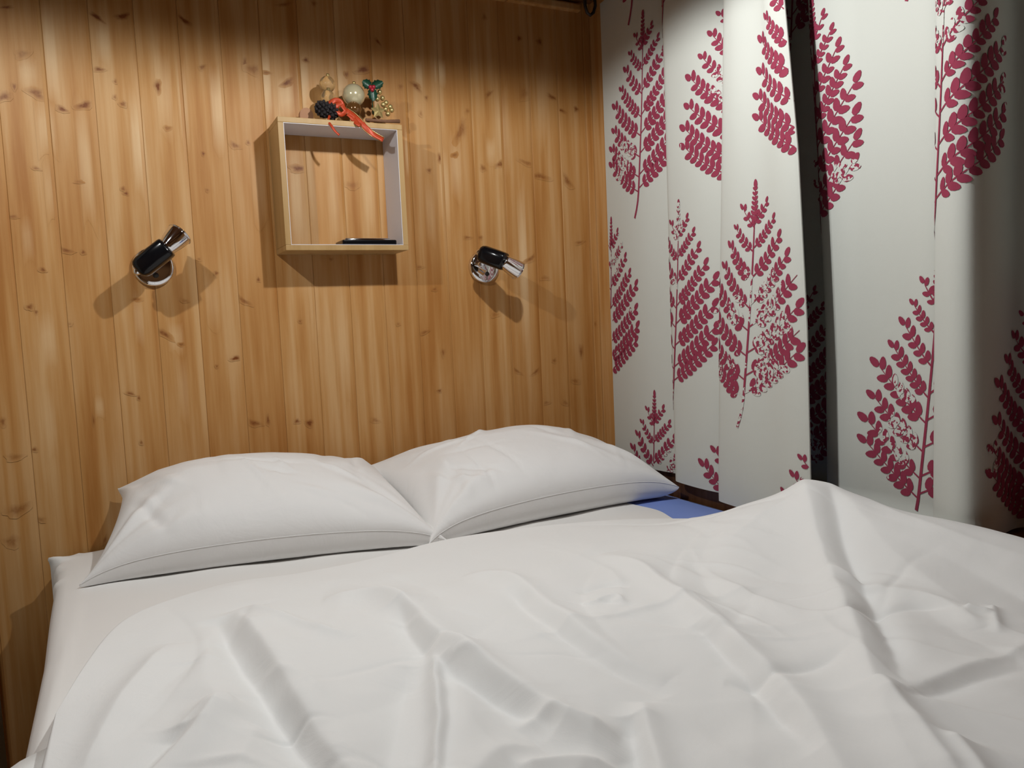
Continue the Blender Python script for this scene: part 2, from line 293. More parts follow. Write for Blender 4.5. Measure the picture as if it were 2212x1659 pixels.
def plank(x0, x1, name='wall_board', yf=YW, axis='x', marks=True, zt=CEIL):
    """tongue-and-groove board: flat face, broad chamfer on its right edge, small one on its left"""
    xs = [(x0+.0001, .0070), (x0+.0001, .0010), (x0+.0012, .0), (x1-.0065, 0.), (x1-.0002, .0014), (x1-.0001, .0070)]
    V = []; F = []; mk = []
    for z in (0.0, zt):
        for (x, d) in xs: V.append((x-x0, d, z)); mk.append(0.)
    n = len(xs)
    for i in range(n-1): F.append((i, i+1, n+i+1, n+i))
    F.append((0, n, 2*n-1, n-1))
    lo, hi = x0+.0014, x1-.0065
    if marks:
        for pi_, (kx, z0, z1, hw, st) in enumerate(PALE_SHEEN):
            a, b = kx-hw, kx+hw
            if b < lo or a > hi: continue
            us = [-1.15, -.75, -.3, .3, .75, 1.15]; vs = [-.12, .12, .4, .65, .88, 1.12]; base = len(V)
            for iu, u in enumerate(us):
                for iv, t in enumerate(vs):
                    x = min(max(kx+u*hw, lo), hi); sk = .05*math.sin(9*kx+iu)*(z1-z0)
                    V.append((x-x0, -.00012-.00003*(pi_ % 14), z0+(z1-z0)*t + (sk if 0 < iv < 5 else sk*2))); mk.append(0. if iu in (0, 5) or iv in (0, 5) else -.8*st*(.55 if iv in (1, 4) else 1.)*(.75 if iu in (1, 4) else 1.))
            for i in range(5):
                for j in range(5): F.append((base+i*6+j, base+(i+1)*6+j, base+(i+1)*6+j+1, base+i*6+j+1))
        for ki, (kx, kz, hw, hh, ang, st) in enumerate(KNOTS):
            kd = -.0006-.00005*(ki % 12)
            if kx < lo+.001 or kx > hi-.001: continue
            a = math.radians(ang); base = len(V); V.append((min(max(kx, lo), hi)-x0, kd, kz)); mk.append(st*.95)
            for rr, mm in ((.45, .85), (.8, .45), (1.5, 0.)):
                for k in range(14):
                    t = 2*math.pi*k/14; jit = 1+.16*math.sin(3*t+kx*90)+.1*math.sin(5*t+kz*70)
                    ux, uz = hw*math.cos(t)*rr*jit, hh*math.sin(t)*rr*jit
                    x = kx+ux*math.cos(a)-uz*math.sin(a); z = kz+ux*math.sin(a)+uz*math.cos(a)
                    V.append((min(max(x, lo), hi)-x0, kd, z)); mk.append(st*mm)
            for k in range(14):
                k2 = (k+1) % 14; F.append((base, base+1+k, base+1+k2))
                for q in range(2): F.append((base+1+14*q+k, base+1+14*q+14+k, base+1+14*q+14+k2, base+1+14*q+k2))
    if axis == 'y':      # board of the right wall: runs along y, faces -x
        V = [(d, -x, z) for (x, d, z) in V]
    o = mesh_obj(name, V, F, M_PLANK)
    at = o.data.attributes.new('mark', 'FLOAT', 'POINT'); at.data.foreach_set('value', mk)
    o.location = (x0, yf, 0) if axis == 'x' else (yf, x0, 0)
    return o
k = -1
while True:
    x1 = PX0 - PW*k if k >= 0 else PX0+PW
    x0 = PX0 - PW*(k+1)
    if x1 < -1.38: break
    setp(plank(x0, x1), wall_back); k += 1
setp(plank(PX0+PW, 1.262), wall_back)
# right wall: a boarded strip by the corner, then a deep window recess behind the curtains
wall_right = struct(box('wall_right', 1.268, 1.30, 1.80, 1.957, 0, CEIL, M_DARKWOOD))
def rplank(ya, yb):
    o = plank(0, yb-ya, axis='y', yf=1.257, marks=False); o.location = (1.257, yb, 0); setp(o, wall_right)
    return o
rplank(1.862, 1.95); rplank(1.80, 1.8615)
struct(box('wall_right', 1.42, 1.48, -1.66, 1.957, 0, CEIL, M_WALLP))
struct(box('wall_right', 1.27, 1.42, -1.66, 1.80, 0, .655, M_WALLP))
tr = struct(empty('trim_1', (1.0, 1.93, 1.886)))
setp(box('cornice_strip', .9985, 1.222, 1.934, 1.953, 1.8865, 1.906, M_PLANK, b=.004), tr)
setp(box('cornice_strip', -1.39, .9965, 1.934, 1.953, 1.8865, 1.906, M_PLANK, b=.004), tr)
struct(box('baseboard_back', -1.39, 1.25, 1.937, 1.951, 0, .07, M_PLANK, b=.003))

# ceiling lamps (above the frame; they carry the two bulbs)
for i, (x, y, z, e) in enumerate(LAMPS):
    t = empty('ceiling_lamp', (x, y, CEIL-.012), ['brass cone ceiling lamp nearer the curtains', 'brass cone ceiling lamp nearer the left curtain'][i], 'lamp', 'ceiling lamps')
    v, f = lathe((x, y, CEIL-.012), (x, y, CEIL-.035), [(0, .045), (.8, .045), (1, .03)]); setp(mesh_obj('canopy', v, f, M_SHADE, smooth=False), t)
    v, f = lathe((x, y, CEIL-.03), (x, y, z+.09), [(0, .006), (1, .006)], 12); setp(mesh_obj('stem', v, f, M_SHADE), t)
    V = []; F = []
    for (zz, r) in ((z+.095, .012), (z+.085, .035), (z+.05, .055), (z+.02, .066), (z+.0215, .0655), (z+.05, .053), (z+.083, .033)):
        for kk in range(28): V.append((x+r*math.cos(kk*math.pi/14), y+r*math.sin(kk*math.pi/14), zz))
    for a in range(6):
        for kk in range(28): F.append((a*28+kk, a*28+(kk+1) % 28, (a+1)*28+(kk+1) % 28, (a+1)*28+kk))
    setp(mesh_obj('lamp_shade', V, F, M_SHADE, smooth=True), t)
    v, f = ball((x, y, z+.045), .024, 16, 10); setp(mesh_obj('bulb', v, f, M_BULB, smooth=True), t)

# ------------------------------------------------------------------ bed
bed = empty('bed_frame', (.55, .95, 0), 'low brown wooden bed frame under the mattress', 'bed')
box('side_rail', -.11, -.085, -.03, 1.93, .28, .42, M_DARKWOOD, bed, .004)
box('side_rail', 1.235, 1.255, -.03, 1.79, .28, .652, M_DARKWOOD, bed, .004)
box('foot_rail', -.085, 1.235, -.03, -.005, .28, .42, M_DARKWOOD, bed, .004)
box('head_rail', -.085, 1.235, 1.905, 1.93, .28, .42, M_DARKWOOD, bed, .004)
for lx in (-.10, 1.18):
    for ly in (0.0, 1.85): box('leg', lx, lx+.06, ly, ly+.06, .004, .28, M_DARKWOOD, bed, .004)
for q in range(9): box('slat', -.085, 1.235, .1+.2*q, .17+.2*q, .385, .40, M_DARKWOOD, bed)
mat_ = box('mattress', -.10, 1.233, .0, 1.925, .402, .598, M_BLUE, b=.03)
tag(mat_, 'blue patterned mattress, bare only beside the right pillow and dark rail', 'mattress')

# fitted sheet: top surface, rounded left edge falling down the side, hem ending short of the right edge
nu, nv = 150, 220
ys = np.linspace(.01, 1.93, nv); u = np.linspace(0, 1, nu)
P = np.zeros((nu, nv, 3))
for j, y in enumerate(ys):
    r = .028; side = .16; top = 1.075+.012*math.sin(y*9)+.008*math.sin(y*31); Ls = side + r*math.pi/2
    tot = Ls + (top+.132-r)
    uu = np.where(u < .22, u/.22*Ls, Ls+(u-.22)/.78*(tot-Ls))
    for i, a in enumerate(uu):
        if a < side: x, z = -.136, .602-r-(side-a)
        elif a < Ls: t = (a-side)/r; x, z = -.136+r*(1-math.cos(t)), .602-r+r*math.sin(t)
        else: x, z = -.136+r+(a-Ls), .602
        P[i, j] = (x, y, z)
P[..., 0] += np.clip((1.85-P[..., 1])/.55, 0, 1)*.013*np.clip((.1-P[..., 0])/.2, 0, 1)+np.clip((.96-P[..., 1])/.1, 0, 1)*.022*np.clip((.1-P[..., 0])/.2, 0, 1)
X, Y = P[..., 0], P[..., 1]
edge = np.exp(-((X+.118)/.016)**2)
P[..., 2] += .0012*np.sin(X*30+Y*6) + .0022*np.exp(-((X+.095-.01*np.sin(Y*5))/.006)**2) + .001*fbm(X, Y, 9, 5)
P[..., 0] -= edge*(.030*np.exp(-((Y-1.862)/.013)**2)+.010*np.exp(-((Y-1.815)/.02)**2)+.007*np.exp(-((Y-1.70)/.014)**2)) + .003*np.exp(-((X+.14)/.01)**2)*np.sin(Y*14)
P[..., 2] += edge*.010*np.exp(-((Y-1.855)/.012)**2)
# the back left corner is rounded off
cor = np.clip((Y-1.86)/.07, 0, 1)**2*np.clip((.02-X)/.16, 0, 1)
P[..., 2] -= .020*cor
sheet = grid_obj('fitted_sheet', P, M_SHEET, flip=True)
tag(sheet, 'smooth white fitted sheet over the mattress, in view below and left of the left pillow', 'sheet')

# ------------------------------------------------------------------ duvet
hem = np.array([[-0.089, 0.988], [-0.066, 1.144], [-0.035, 1.276], [-0.0, 1.329], [0.043, 1.361], [0.1, 1.39], [0.154, 1.402], [0.227, 1.376], [0.308, 1.376], [0.394, 1.382], [0.518, 1.423], [0.689, 1.405], [0.825, 1.369], [0.955, 1.327], [1.038, 1.267], [1.103, 1.218], [1.13, 1.21], [1.185, 1.17]])
def smooth_curve(pts, n):
    P = np.array(pts, float)
    for _ in range(4):
        Q = np.empty((2*(len(P)-1), P.shape[1])); Q[0::2] = .75*P[:-1]+.25*P[1:]; Q[1::2] = .25*P[:-1]+.75*P[1:]
        P = np.vstack([P[:1], Q, P[-1:]])
    d = np.concatenate([[0], np.cumsum(np.linalg.norm(np.diff(P, axis=0), axis=1))]); t = np.linspace(0, d[-1], n)
    return np.stack([np.interp(t, d, P[:, c]) for c in range(P.shape[1])], 1)
NS, NT = 560, 520
Hm = smooth_curve(hem, NS)
tt = np.concatenate([np.linspace(0, .09, 90, endpoint=False), np.linspace(.09, .75, 380, endpoint=False), np.linspace(.75, 1, NT-470)])
S = np.linspace(0, 1, NS)
foot = np.stack([-.112+1.312*S, np.full(NS, -.06)], 1)
T = tt[None, :]; g = 1-(1-T)**4.2
DX = Hm[:, :1]*(1-g)+foot[:, :1]*g
DY = Hm[:, 1:2]*(1-T)+foot[:, 1:2]*T
DX = DX+0*DY
RIDGES = [[[[0.133,1.216],[0.137,1.071],[0.146,0.912],[0.156,0.755],[0.164,0.64],[0.168,0.591]],0.02,0.045,0.02],[[[0.108,1.197],[0.106,1.072],[0.121,0.914],[0.135,0.78],[0.147,0.65]],-0.02,0.022,0.022],[[[0.097,1.181],[0.065,0.995],[0.073,0.877],[0.033,0.771]],0.008,0.04,0.03],[[[0.08,0.898],[0.046,0.834],[0.006,0.787],[-0.032,0.74]],0.014,0.03,0.02],[[[0.03,0.855],[0.003,0.818],[-0.025,0.769]],-0.01,0.018,0.018],[[[0.038,1.136],[-0.019,0.988],[-0.048,0.86],[-0.06,0.757]],0.01,0.03,0.02],[[[0.252,1.186],[0.335,1.155],[0.344,1.016],[0.339,0.901],[0.353,0.795],[0.372,0.702],[0.394,0.609]],0.02,0.03,0.022],[[[0.33,1.071],[0.321,0.95],[0.313,0.836],[0.333,0.752],[0.365,0.671]],-0.016,0.02,0.02],[[[0.325,0.911],[0.297,0.816],[0.256,0.716],[0.213,0.61],[0.19,0.551]],0.026,0.045,0.01],[[[0.321,0.862],[0.293,0.778],[0.249,0.678],[0.209,0.581]],-0.012,0.014,0.014],[[[0.286,0.885],[0.237,0.774],[0.196,0.69],[0.163,0.624]],-0.01,0.025,0.02],[[[0.484,1.182],[0.535,1.116],[0.502,0.911],[0.503,0.761],[0.524,0.701]],0.014,0.025,0.02],[[[0.498,1.056],[0.477,0.867],[0.487,0.755],[0.498,0.675]],-0.01,0.018,0.018],[[[0.72,1.149],[0.726,1.011],[0.675,0.838],[0.637,0.707],[0.615,0.614],[0.549,0.494],[0.511,0.415]],0.016,0.03,0.018],[[[0.641,0.797],[0.613,0.689],[0.583,0.607],[0.548,0.514]],-0.01,0.014,0.014],[[[1.165,1.137],[1.008,0.94],[0.824,0.716],[0.706,0.584],[0.63,0.506],[0.568,0.413],[0.537,0.372]],0.022,0.055,0.028],[[[1.119,1.011],[0.93,0.784],[0.8,0.635],[0.699,0.534]],-0.016,0.02,0.02],[[[0.676,0.548],[0.628,0.465],[0.583,0.388]],0.012,0.02,0.015],[[[1.158,1.223],[1.214,1.178],[1.094,0.949],[1.018,0.776],[0.952,0.609],[0.937,0.545]],0.01,0.05,0.04],[[[0.69,0.527],[0.778,0.538],[0.919,0.549],[0.975,0.556]],0.0045,0.016,0.01],[[[0.669,0.516],[0.747,0.517],[0.873,0.521]],-0.004,0.012,0.012],[[[0.575,0.668],[0.603,0.635],[0.676,0.633],[0.735,0.627]],-0.006,0.012,0.012],[[[0.471,0.679],[0.431,0.608],[0.401,0.547],[0.376,0.496]],0.012,0.02,0.014],[[[0.44,0.66],[0.399,0.586],[0.366,0.526]],-0.01,0.015,0.015],[[[0.294,0.621],[0.338,0.623],[0.385,0.595]],0.01,0.012,0.02],[[[0.33,0.692],[0.372,0.702],[0.382,0.672],[0.415,0.639]],0.008,0.015,0.015],[[[0.411,0.499],[0.475,0.502],[0.497,0.498]],0.006,0.012,0.02],[[[0.923,0.843],[0.934,0.756],[0.964,0.687],[0.928,0.606]],0.01,0.018,0.014],[[[0.806,0.707],[0.926,0.713],[0.956,0.648]],-0.006,0.01,0.01],[[[0.588,0.994],[0.641,1.012],[0.662,0.97]],-0.006,0.01,0.01],[[[0.562,0.937],[0.621,0.946],[0.601,0.899]],0.006,0.008,0.008],[[[1.0,0.64],[0.927,0.588]],0.006,0.007,0.007],[[[0.956,0.648],[0.967,0.619]],0.006,0.007,0.007],[[[0.648,0.453],[0.625,0.411],[0.589,0.369]],0.01,0.02,0.01],[[[0.238,0.595],[0.287,0.655],[0.336,0.655]],0.008,0.02,0.02],[[[0.108,0.831],[0.081,0.77],[0.057,0.704]],0.006,0.02,0.02],[[[0.143,1.217],[0.18,1.126],[0.212,1.041],[0.25,0.997]],0.008,0.014,0.012],[[[0.972,1.122],[0.834,1.031],[0.747,0.884],[0.751,0.832]],-0.008,0.03,0.03]]
def seg_dist(X, Y, pts):
    P = smooth_curve(pts, 60); best = np.full(X.shape, 9.); sgn = np.zeros(X.shape); par = np.zeros(X.shape)
    for k in range(len(P)-1):
        a, b = P[k], P[k+1]; d = b-a; L2 = d@d
        t = np.clip(((X-a[0])*d[0]+(Y-a[1])*d[1])/L2, 0, 1); ex = X-a[0]-t*d[0]; ey = Y-a[1]-t*d[1]
        dd = np.hypot(ex, ey); m = dd < best
        best[m] = dd[m]; sgn[m] = np.sign(d[0]*ey-d[1]*ex)[m]; par[m] = ((k+t)/(len(P)-1))[m]
    return best, sgn, par
# warp so that folds are not ruler-straight
WX = DX+.006*fbm(DX, DY, 7, 41); WY = DY+.006*fbm(DX, DY, 7, 53)
hgt = .006*fbm(DX, DY, 4.2, 3, 2)+.0022*fbm(DX, DY, 13, 9, 2)
for pts, amp, wl, wr in RIDGES:
    amp *= 1.1
    m = (WX > min(p[0] for p in pts)-.16) & (WX < max(p[0] for p in pts)+.16) & (WY > min(p[1] for p in pts)-.16) & (WY < max(p[1] for p in pts)+.16)
    if not m.any(): continue
    d, sg, par = seg_dist(WX[m], WY[m], pts)
    wdt = np.where(sg > 0, wl, wr)
    hgt[m] += amp*np.exp(-(d/wdt)**1.45)*np.clip(par/.16, 0, 1)**.7*np.clip((1-par)/.22, 0, 1)**.7
# crisp little creases
for q in range(46):
    cx, cyy = rng.uniform(0, 1.05), rng.uniform(.4, 1.2); an = rng.normal(-.9, .6); L = rng.uniform(.03, .09)
    ux, uy = math.cos(an), math.sin(an); a = (WX-cx)*ux+(WY-cyy)*uy; b = -(WX-cx)*uy+(WY-cyy)*ux+.15*a*a/L
    hgt += rng.choice([-1, 1])*rng.uniform(.0010, .0026)*np.exp(-(b/rng.uniform(.004, .009))**2-(a/L)**2)
for q in range(44):
    cx, cyy = rng.uniform(0, 1.15), rng.uniform(.35, 1.2); an = rng.normal(-1.75, .5); L = rng.uniform(.08, .24)
    ux, uy = math.cos(an), math.sin(an); a = (WX-cx)*ux+(WY-cyy)*uy; b = -(WX-cx)*uy+(WY-cyy)*ux+rng.uniform(-.25, .25)*a*a/L
    w1, w2 = rng.uniform(.006, .016), rng.uniform(.012, .03)
    hgt += rng.choice([-1, 1, 1])*rng.uniform(.0020, .0050)*np.exp(-(np.abs(b)/np.where(b > 0, w1, w2))**1.5-(a/L)**2)
BUMPS = [(1.05,1.07,.18,.13,.058),(1.13,.88,.12,.2,.046),(1.19,.70,.11,.24,.030),(1.18,.4,.12,.25,.015),(.14,1.35,.04,.04,.008),(.42,.95,.2,.2,.006),(.75,.8,.25,.25,.004)]
for bx, by, rx, ry, a in BUMPS: hgt += a*np.exp(-((DX-bx)/rx)**2-((DY-by)/ry)**2)
dm = np.minimum(T*1.25+0*DX, (S[:, None]*1.25)+0*DX)
right = np.clip((1-S[:, None])/.012, 0, 1)+0*DX
rr = .020
prof = np.sqrt(np.clip(1-(1-np.clip(dm/rr, 0, 1))**2, 0, 1))
th = .034+.010*fbm(DX, DY, 3, 77, 1)
DZ = .604+prof*th+hgt*np.clip(dm/.09, 0, 1)
over = np.clip((-.118-DX)/.05, 0, 1); DZ -= over*.03       # droops over the mattress edge
DZ = np.maximum(DZ, np.where(DX > -.12, .6055, .56))
DZ = .6055+(DZ-.6055)*np.where(DX > .9, np.sqrt(1-(1-right)**2), 1)
duvet = grid_obj('duvet', np.stack([DX, DY, DZ], -1), M_DUVET)
tag(duvet, 'thick rumpled white duvet spread across the foreground of the bed', 'duvet')

# folded blanket peeping out from below the duvet at the lower left, with a blue edge
def flap_pts():
    return np.array([(.02, 1.03), (-.06, 1.0), (-.12, .965), (-.168, .925), (-.182, .895), (-.172, .855), (-.150, .805), (-.125, .76), (-.10, .50)])
fp = smooth_curve(flap_pts(), 60)
nj = 14; Pf = np.zeros((60, nj, 3))
for i, (x, y) in enumerate(fp):
    for j in range(nj):
        t = j/(nj-1); xx = x+(.06-x)*t; yy = y+(.62-y)*t if y > .62 else y
        z = .611+.006*math.sin(3*t)-.25*max(0., -.118-xx)
        Pf[i, j] = (xx, yy, min(z, .62))
bl = grid_obj('blanket', Pf, M_FLAP); tag(bl, 'white blanket corner with blue edge poking out beneath the duvet at the left', 'blanket')
so = bl.modifiers.new('thickness', 'SOLIDIFY'); so.thickness = .004
v, f = tube([(x, y, Pf[i, 0, 2]-.001) for i, (x, y) in enumerate(fp)][20:], .0035, 8)
setp(mesh_obj('piping', v, f, M_PIPING, smooth=True), bl)['label'] = 'narrow blue piping'

# ------------------------------------------------------------------ pillows
def pillow(label, C, T_up, T_dn, seed, nn=150, crown=(0, 0), wr=1.0, floor_z=.6055, asym=0.0, bulge=None, k=.075, lift=.036):
    """C = corner points front-left, front-right, back-right, back-left"""
    C = [np.array(c, float) for c in C]; u = np.sin(np.linspace(-1, 1, nn)*math.pi/2*.985)/math.sin(math.pi/2*.985); U, V = np.meshgrid(u, u, indexing='ij')
    au, av = np.abs(U), np.abs(V)
    U2 = U*(1-k*(.45*(1-av**9)+.55*(1-av**2))*(.6+.4*au)); V2 = V*(1-k*1.3*(.5*(1-au**11)+.5*(1-au**2))*(.6+.4*av))
    a, b = (U2+1)/2, (V2+1)/2
    base = ((1-a)*(1-b))[..., None]*C[0]+(a*(1-b))[..., None]*C[1]+(a*b)[..., None]*C[2]+((1-a)*b)[..., None]*C[3]
    base[..., 2] += lift*(1-au**7)*(1-.75*(V > 0)*av)*(.55+.45*(1-au**2))
    e = np.clip((1-np.abs(U)**2.6), 0, 1)*np.clip((1-np.abs(V)**2.6), 0, 1)
    prof = e**.45; pdn = e**.32
    pdn = pdn*1.0; prof = prof*(1+crown[0]*U+crown[1]*V)
    nrm = np.cross(C[1]-C[0], C[3]-C[0]); nrm /= np.linalg.norm(nrm)
    n2 = .35*nrm+.65*np.array([0, 0, 1.]); n2 /= np.linalg.norm(n2)
    w = fbm(U*.3, V*.2, 8, seed, 3)*.003
    for (cu, cv) in ((-1, -1), (1, -1), (1, 1), (-1, 1)):      # gathers fanning out of the corners
        du, dv = (U-cu)*-cu*.34, (V-cv)*-cv*.22; r = np.hypot(du, dv); an = np.arctan2(dv, du)
        w += (.0030*np.sin(an*8+seed+cu*2+cv)+.0016*np.sin(an*15+seed*2))*wr*np.exp(-((r-.11)/.11)**2)*np.clip(r/.03, 0, 1)
    for q in range(26):
        rs = np.random.default_rng(seed*50+q); cu, cv = rs.uniform(-.8, .8), rs.uniform(-.9, .3); an = rs.normal(1.9, .6); L = rs.uniform(.1, .3)
        a1 = (U-cu)*math.cos(an)+(V-cv)*math.sin(an)*.66; b1 = -(U-cu)*math.sin(an)+(V-cv)*math.cos(an)*.66
        w += wr*rs.uniform(-.004, .004)*np.exp(-(a1/L)**2-(b1/rs.uniform(.012, .045))**2)
    top = base+n2*((prof*T_up+w*np.clip(e*3, 0, 1)))[..., None]
    if bulge:
        for (bu, bv, ru, rv, amp) in bulge: top[..., 2] += amp*np.exp(-((U-bu)/ru)**2-((V-bv)/rv)**2)*np.clip(e*3, 0, 1)
    bot = base-n2*(pdn*T_dn)[..., None]
    bot[..., 2] = np.maximum(bot[..., 2], floor_z)
    top[..., 1] = np.minimum(top[..., 1], 1.944); bot[..., 1] = np.minimum(bot[..., 1], 1.944)
    rim_mask = (e < 1e-9)
    top[..., 2] = np.maximum(top[..., 2], bot[..., 2]+.0015)
    n = nn; F = np.vstack([grid_faces(n, n), grid_faces(n, n, n*n)[:, ::-1]])
    ring = [(i, 0) for i in range(n)]+[(n-1, j) for j in range(1, n)]+[(i, n-1) for i in range(n-2, -1, -1)]+[(0, j) for j in range(n-2, 0, -1)]
    ids = [i*n+j for i, j in ring]; F2 = [(ids[(q+1) % len(ids)], ids[q], ids[q]+n*n, ids[(q+1) % len(ids)]+n*n) for q in range(len(ids))]
    Vv = np.vstack([top.reshape(-1, 3), bot.reshape(-1, 3)])
    o = mesh_obj('pillow', Vv, [tuple(map(int, ff)) for ff in F]+F2, M_PILLOW, smooth=True)
    tag(o, label, 'pillow', 'pillows against the boarded wall')
    # stitched seam line: a thin welt running just above the front edge and round the ends
    line = [top[i, 0]+np.array([0, -.0004, -.0003]) for i in range(3, nn-3, 2)]
    v, f = tube([tuple(p) for p in line], .0006, 6); sm = setp(mesh_obj('seam', v, f, M_PILLOW, smooth=True), o)
    return o
pillow('plump white pillow on the left, its front left corner lying flat on the sheet', [(-.085, 1.610, .610), (.575, 1.472, .612), (.578, 1.925, .690), (-.012, 1.925, .722)], .080, .085, 3,
       bulge=[(-.25, .2, .55, .5, .012)], wr=1.7, k=.085)
pillow('plump white pillow on the right, beside the curtains, with a pointed right tip', [(.530, 1.472, .614), (1.195, 1.53, .630), (1.20, 1.905, .635), (.535, 1.930, .700)], .090, .085, 8,
       bulge=[(.12, .2, .5, .5, .022)], wr=1.7, k=.085)


# ------------------------------------------------------------------ curtains
def chaikin(P, n=3):
    P = np.array(P, float)
    for _ in range(n):
        Q = np.empty((2*(len(P)-1), P.shape[1])); Q[0::2] = .75*P[:-1]+.25*P[1:]; Q[1::2] = .25*P[:-1]+.75*P[1:]
        P = np.vstack([P[:1], Q, P[-1:]])
    return P
def loft(levels):
    zs = np.array([l[0] for l in levels]); A = np.array([chaikin(l[1]) for l in levels])
    d = np.linalg.norm(np.diff(A[-1], axis=0), axis=1); return zs, A, np.concatenate([[0], np.cumsum(d)])
def surf(L, s, z):
    zs, A, S = L; s = np.asarray(s, float); z = np.asarray(z, float); zz = zs[::-1]; AA = A[::-1]
    k = np.clip(np.searchsorted(zz, z)-1, 0, len(zz)-2); t = np.clip((z-zz[k])/(zz[k+1]-zz[k]), 0, 1)
    i = np.clip(np.searchsorted(S, s)-1, 0, len(S)-2); f = np.clip((s-S[i])/(S[i+1]-S[i]), 0, 1)
    o = [(AA[k, i, c]*(1-f)+AA[k, i+1, c]*f)*(1-t)+(AA[k+1, i, c]*(1-f)+AA[k+1, i+1, c]*f)*t for c in range(2)]
    return np.stack([o[0], o[1], z], -1)
def fern(Hh, lean, wid, seed):
    """flat print: leaves as (cx, cy, half length, half width, angle); stems as point lists"""
    r = random.Random(seed); leaves = []; stems = []
    def axis(t): return (lean*Hh*t+.012*Hh*math.sin(3.0*t), Hh*t)
    stems.append(([(axis(t)[0]-(.03*Hh*(t*t)/.0225 if t < 0 else 0), axis(t)[1]) for t in np.linspace(-.15, .97, 24)], .0070, .0022))
    LV = [(.0, .33, .205), (.085, .335, .215), (.20, .31, .205), (.32, .305, .225), (.425, .23, .205), (.555, .17, .165), (.69, .125, .115), (.80, .068, .085)]
    for lv, (y, dx, dy) in enumerate(LV):
        for sd in (-1, 1):
            y2 = y + (0 if sd < 0 else .012+.01*r.random()); bx, by = axis(y2); tx, ty = bx+sd*dx*Hh*wid+lean*Hh*dy, by+dy*Hh
            mx, my = bx+(tx-bx)*.5, by+(ty-by)*.5-.028*Hh*(dx/.33)
            pts = [((1-t)**2*bx+2*t*(1-t)*mx+t*t*tx, (1-t)**2*by+2*t*(1-t)*my+t*t*ty) for t in np.linspace(0, 1, 12)]
            stems.append((pts, .0032, .0014)); L = math.hypot(tx-bx, ty-by); sz = (.0118 if lv < 4 else .0096 if lv < 6 else .0070)*Hh/.42
            n = max(3, int(L/(sz*1.62)))
            for q in range(n):
                t = .14+.80*(q/(n-1)) if n > 1 else .6
                px = (1-t)**2*bx+2*t*(1-t)*mx+t*t*tx; py = (1-t)**2*by+2*t*(1-t)*my+t*t*ty
                an = math.atan2(2*(1-t)*(my-by)+2*t*(ty-my), 2*(1-t)*(mx-bx)+2*t*(tx-mx)); s2 = sz*(.92+.16*r.random())
                for q2 in (-1, 1):
                    la = an+q2*.80; off = s2*1.12
                    if q == n-1 and q2 == 1: la = an+.1; off = s2*1.9
                    leaves.append((px+math.cos(la)*off, py+math.sin(la)*off, s2*1.0, s2*.60, la))
    for q in range(7):
        t = .835+.135*q/6; px, py = axis(t); sz = (.0064-.0004*q)*Hh/.42
        for q2 in (-1, 1):
            la = math.pi/2+q2*.75; leaves.append((px+math.cos(la)*sz*1.1, py+math.sin(la)*sz*1.1, sz, sz*.62, la))
    px, py = axis(1.0); leaves.append((px, py, .0085*Hh/.42, .0048*Hh/.42, math.pi/2))
    return leaves, stems
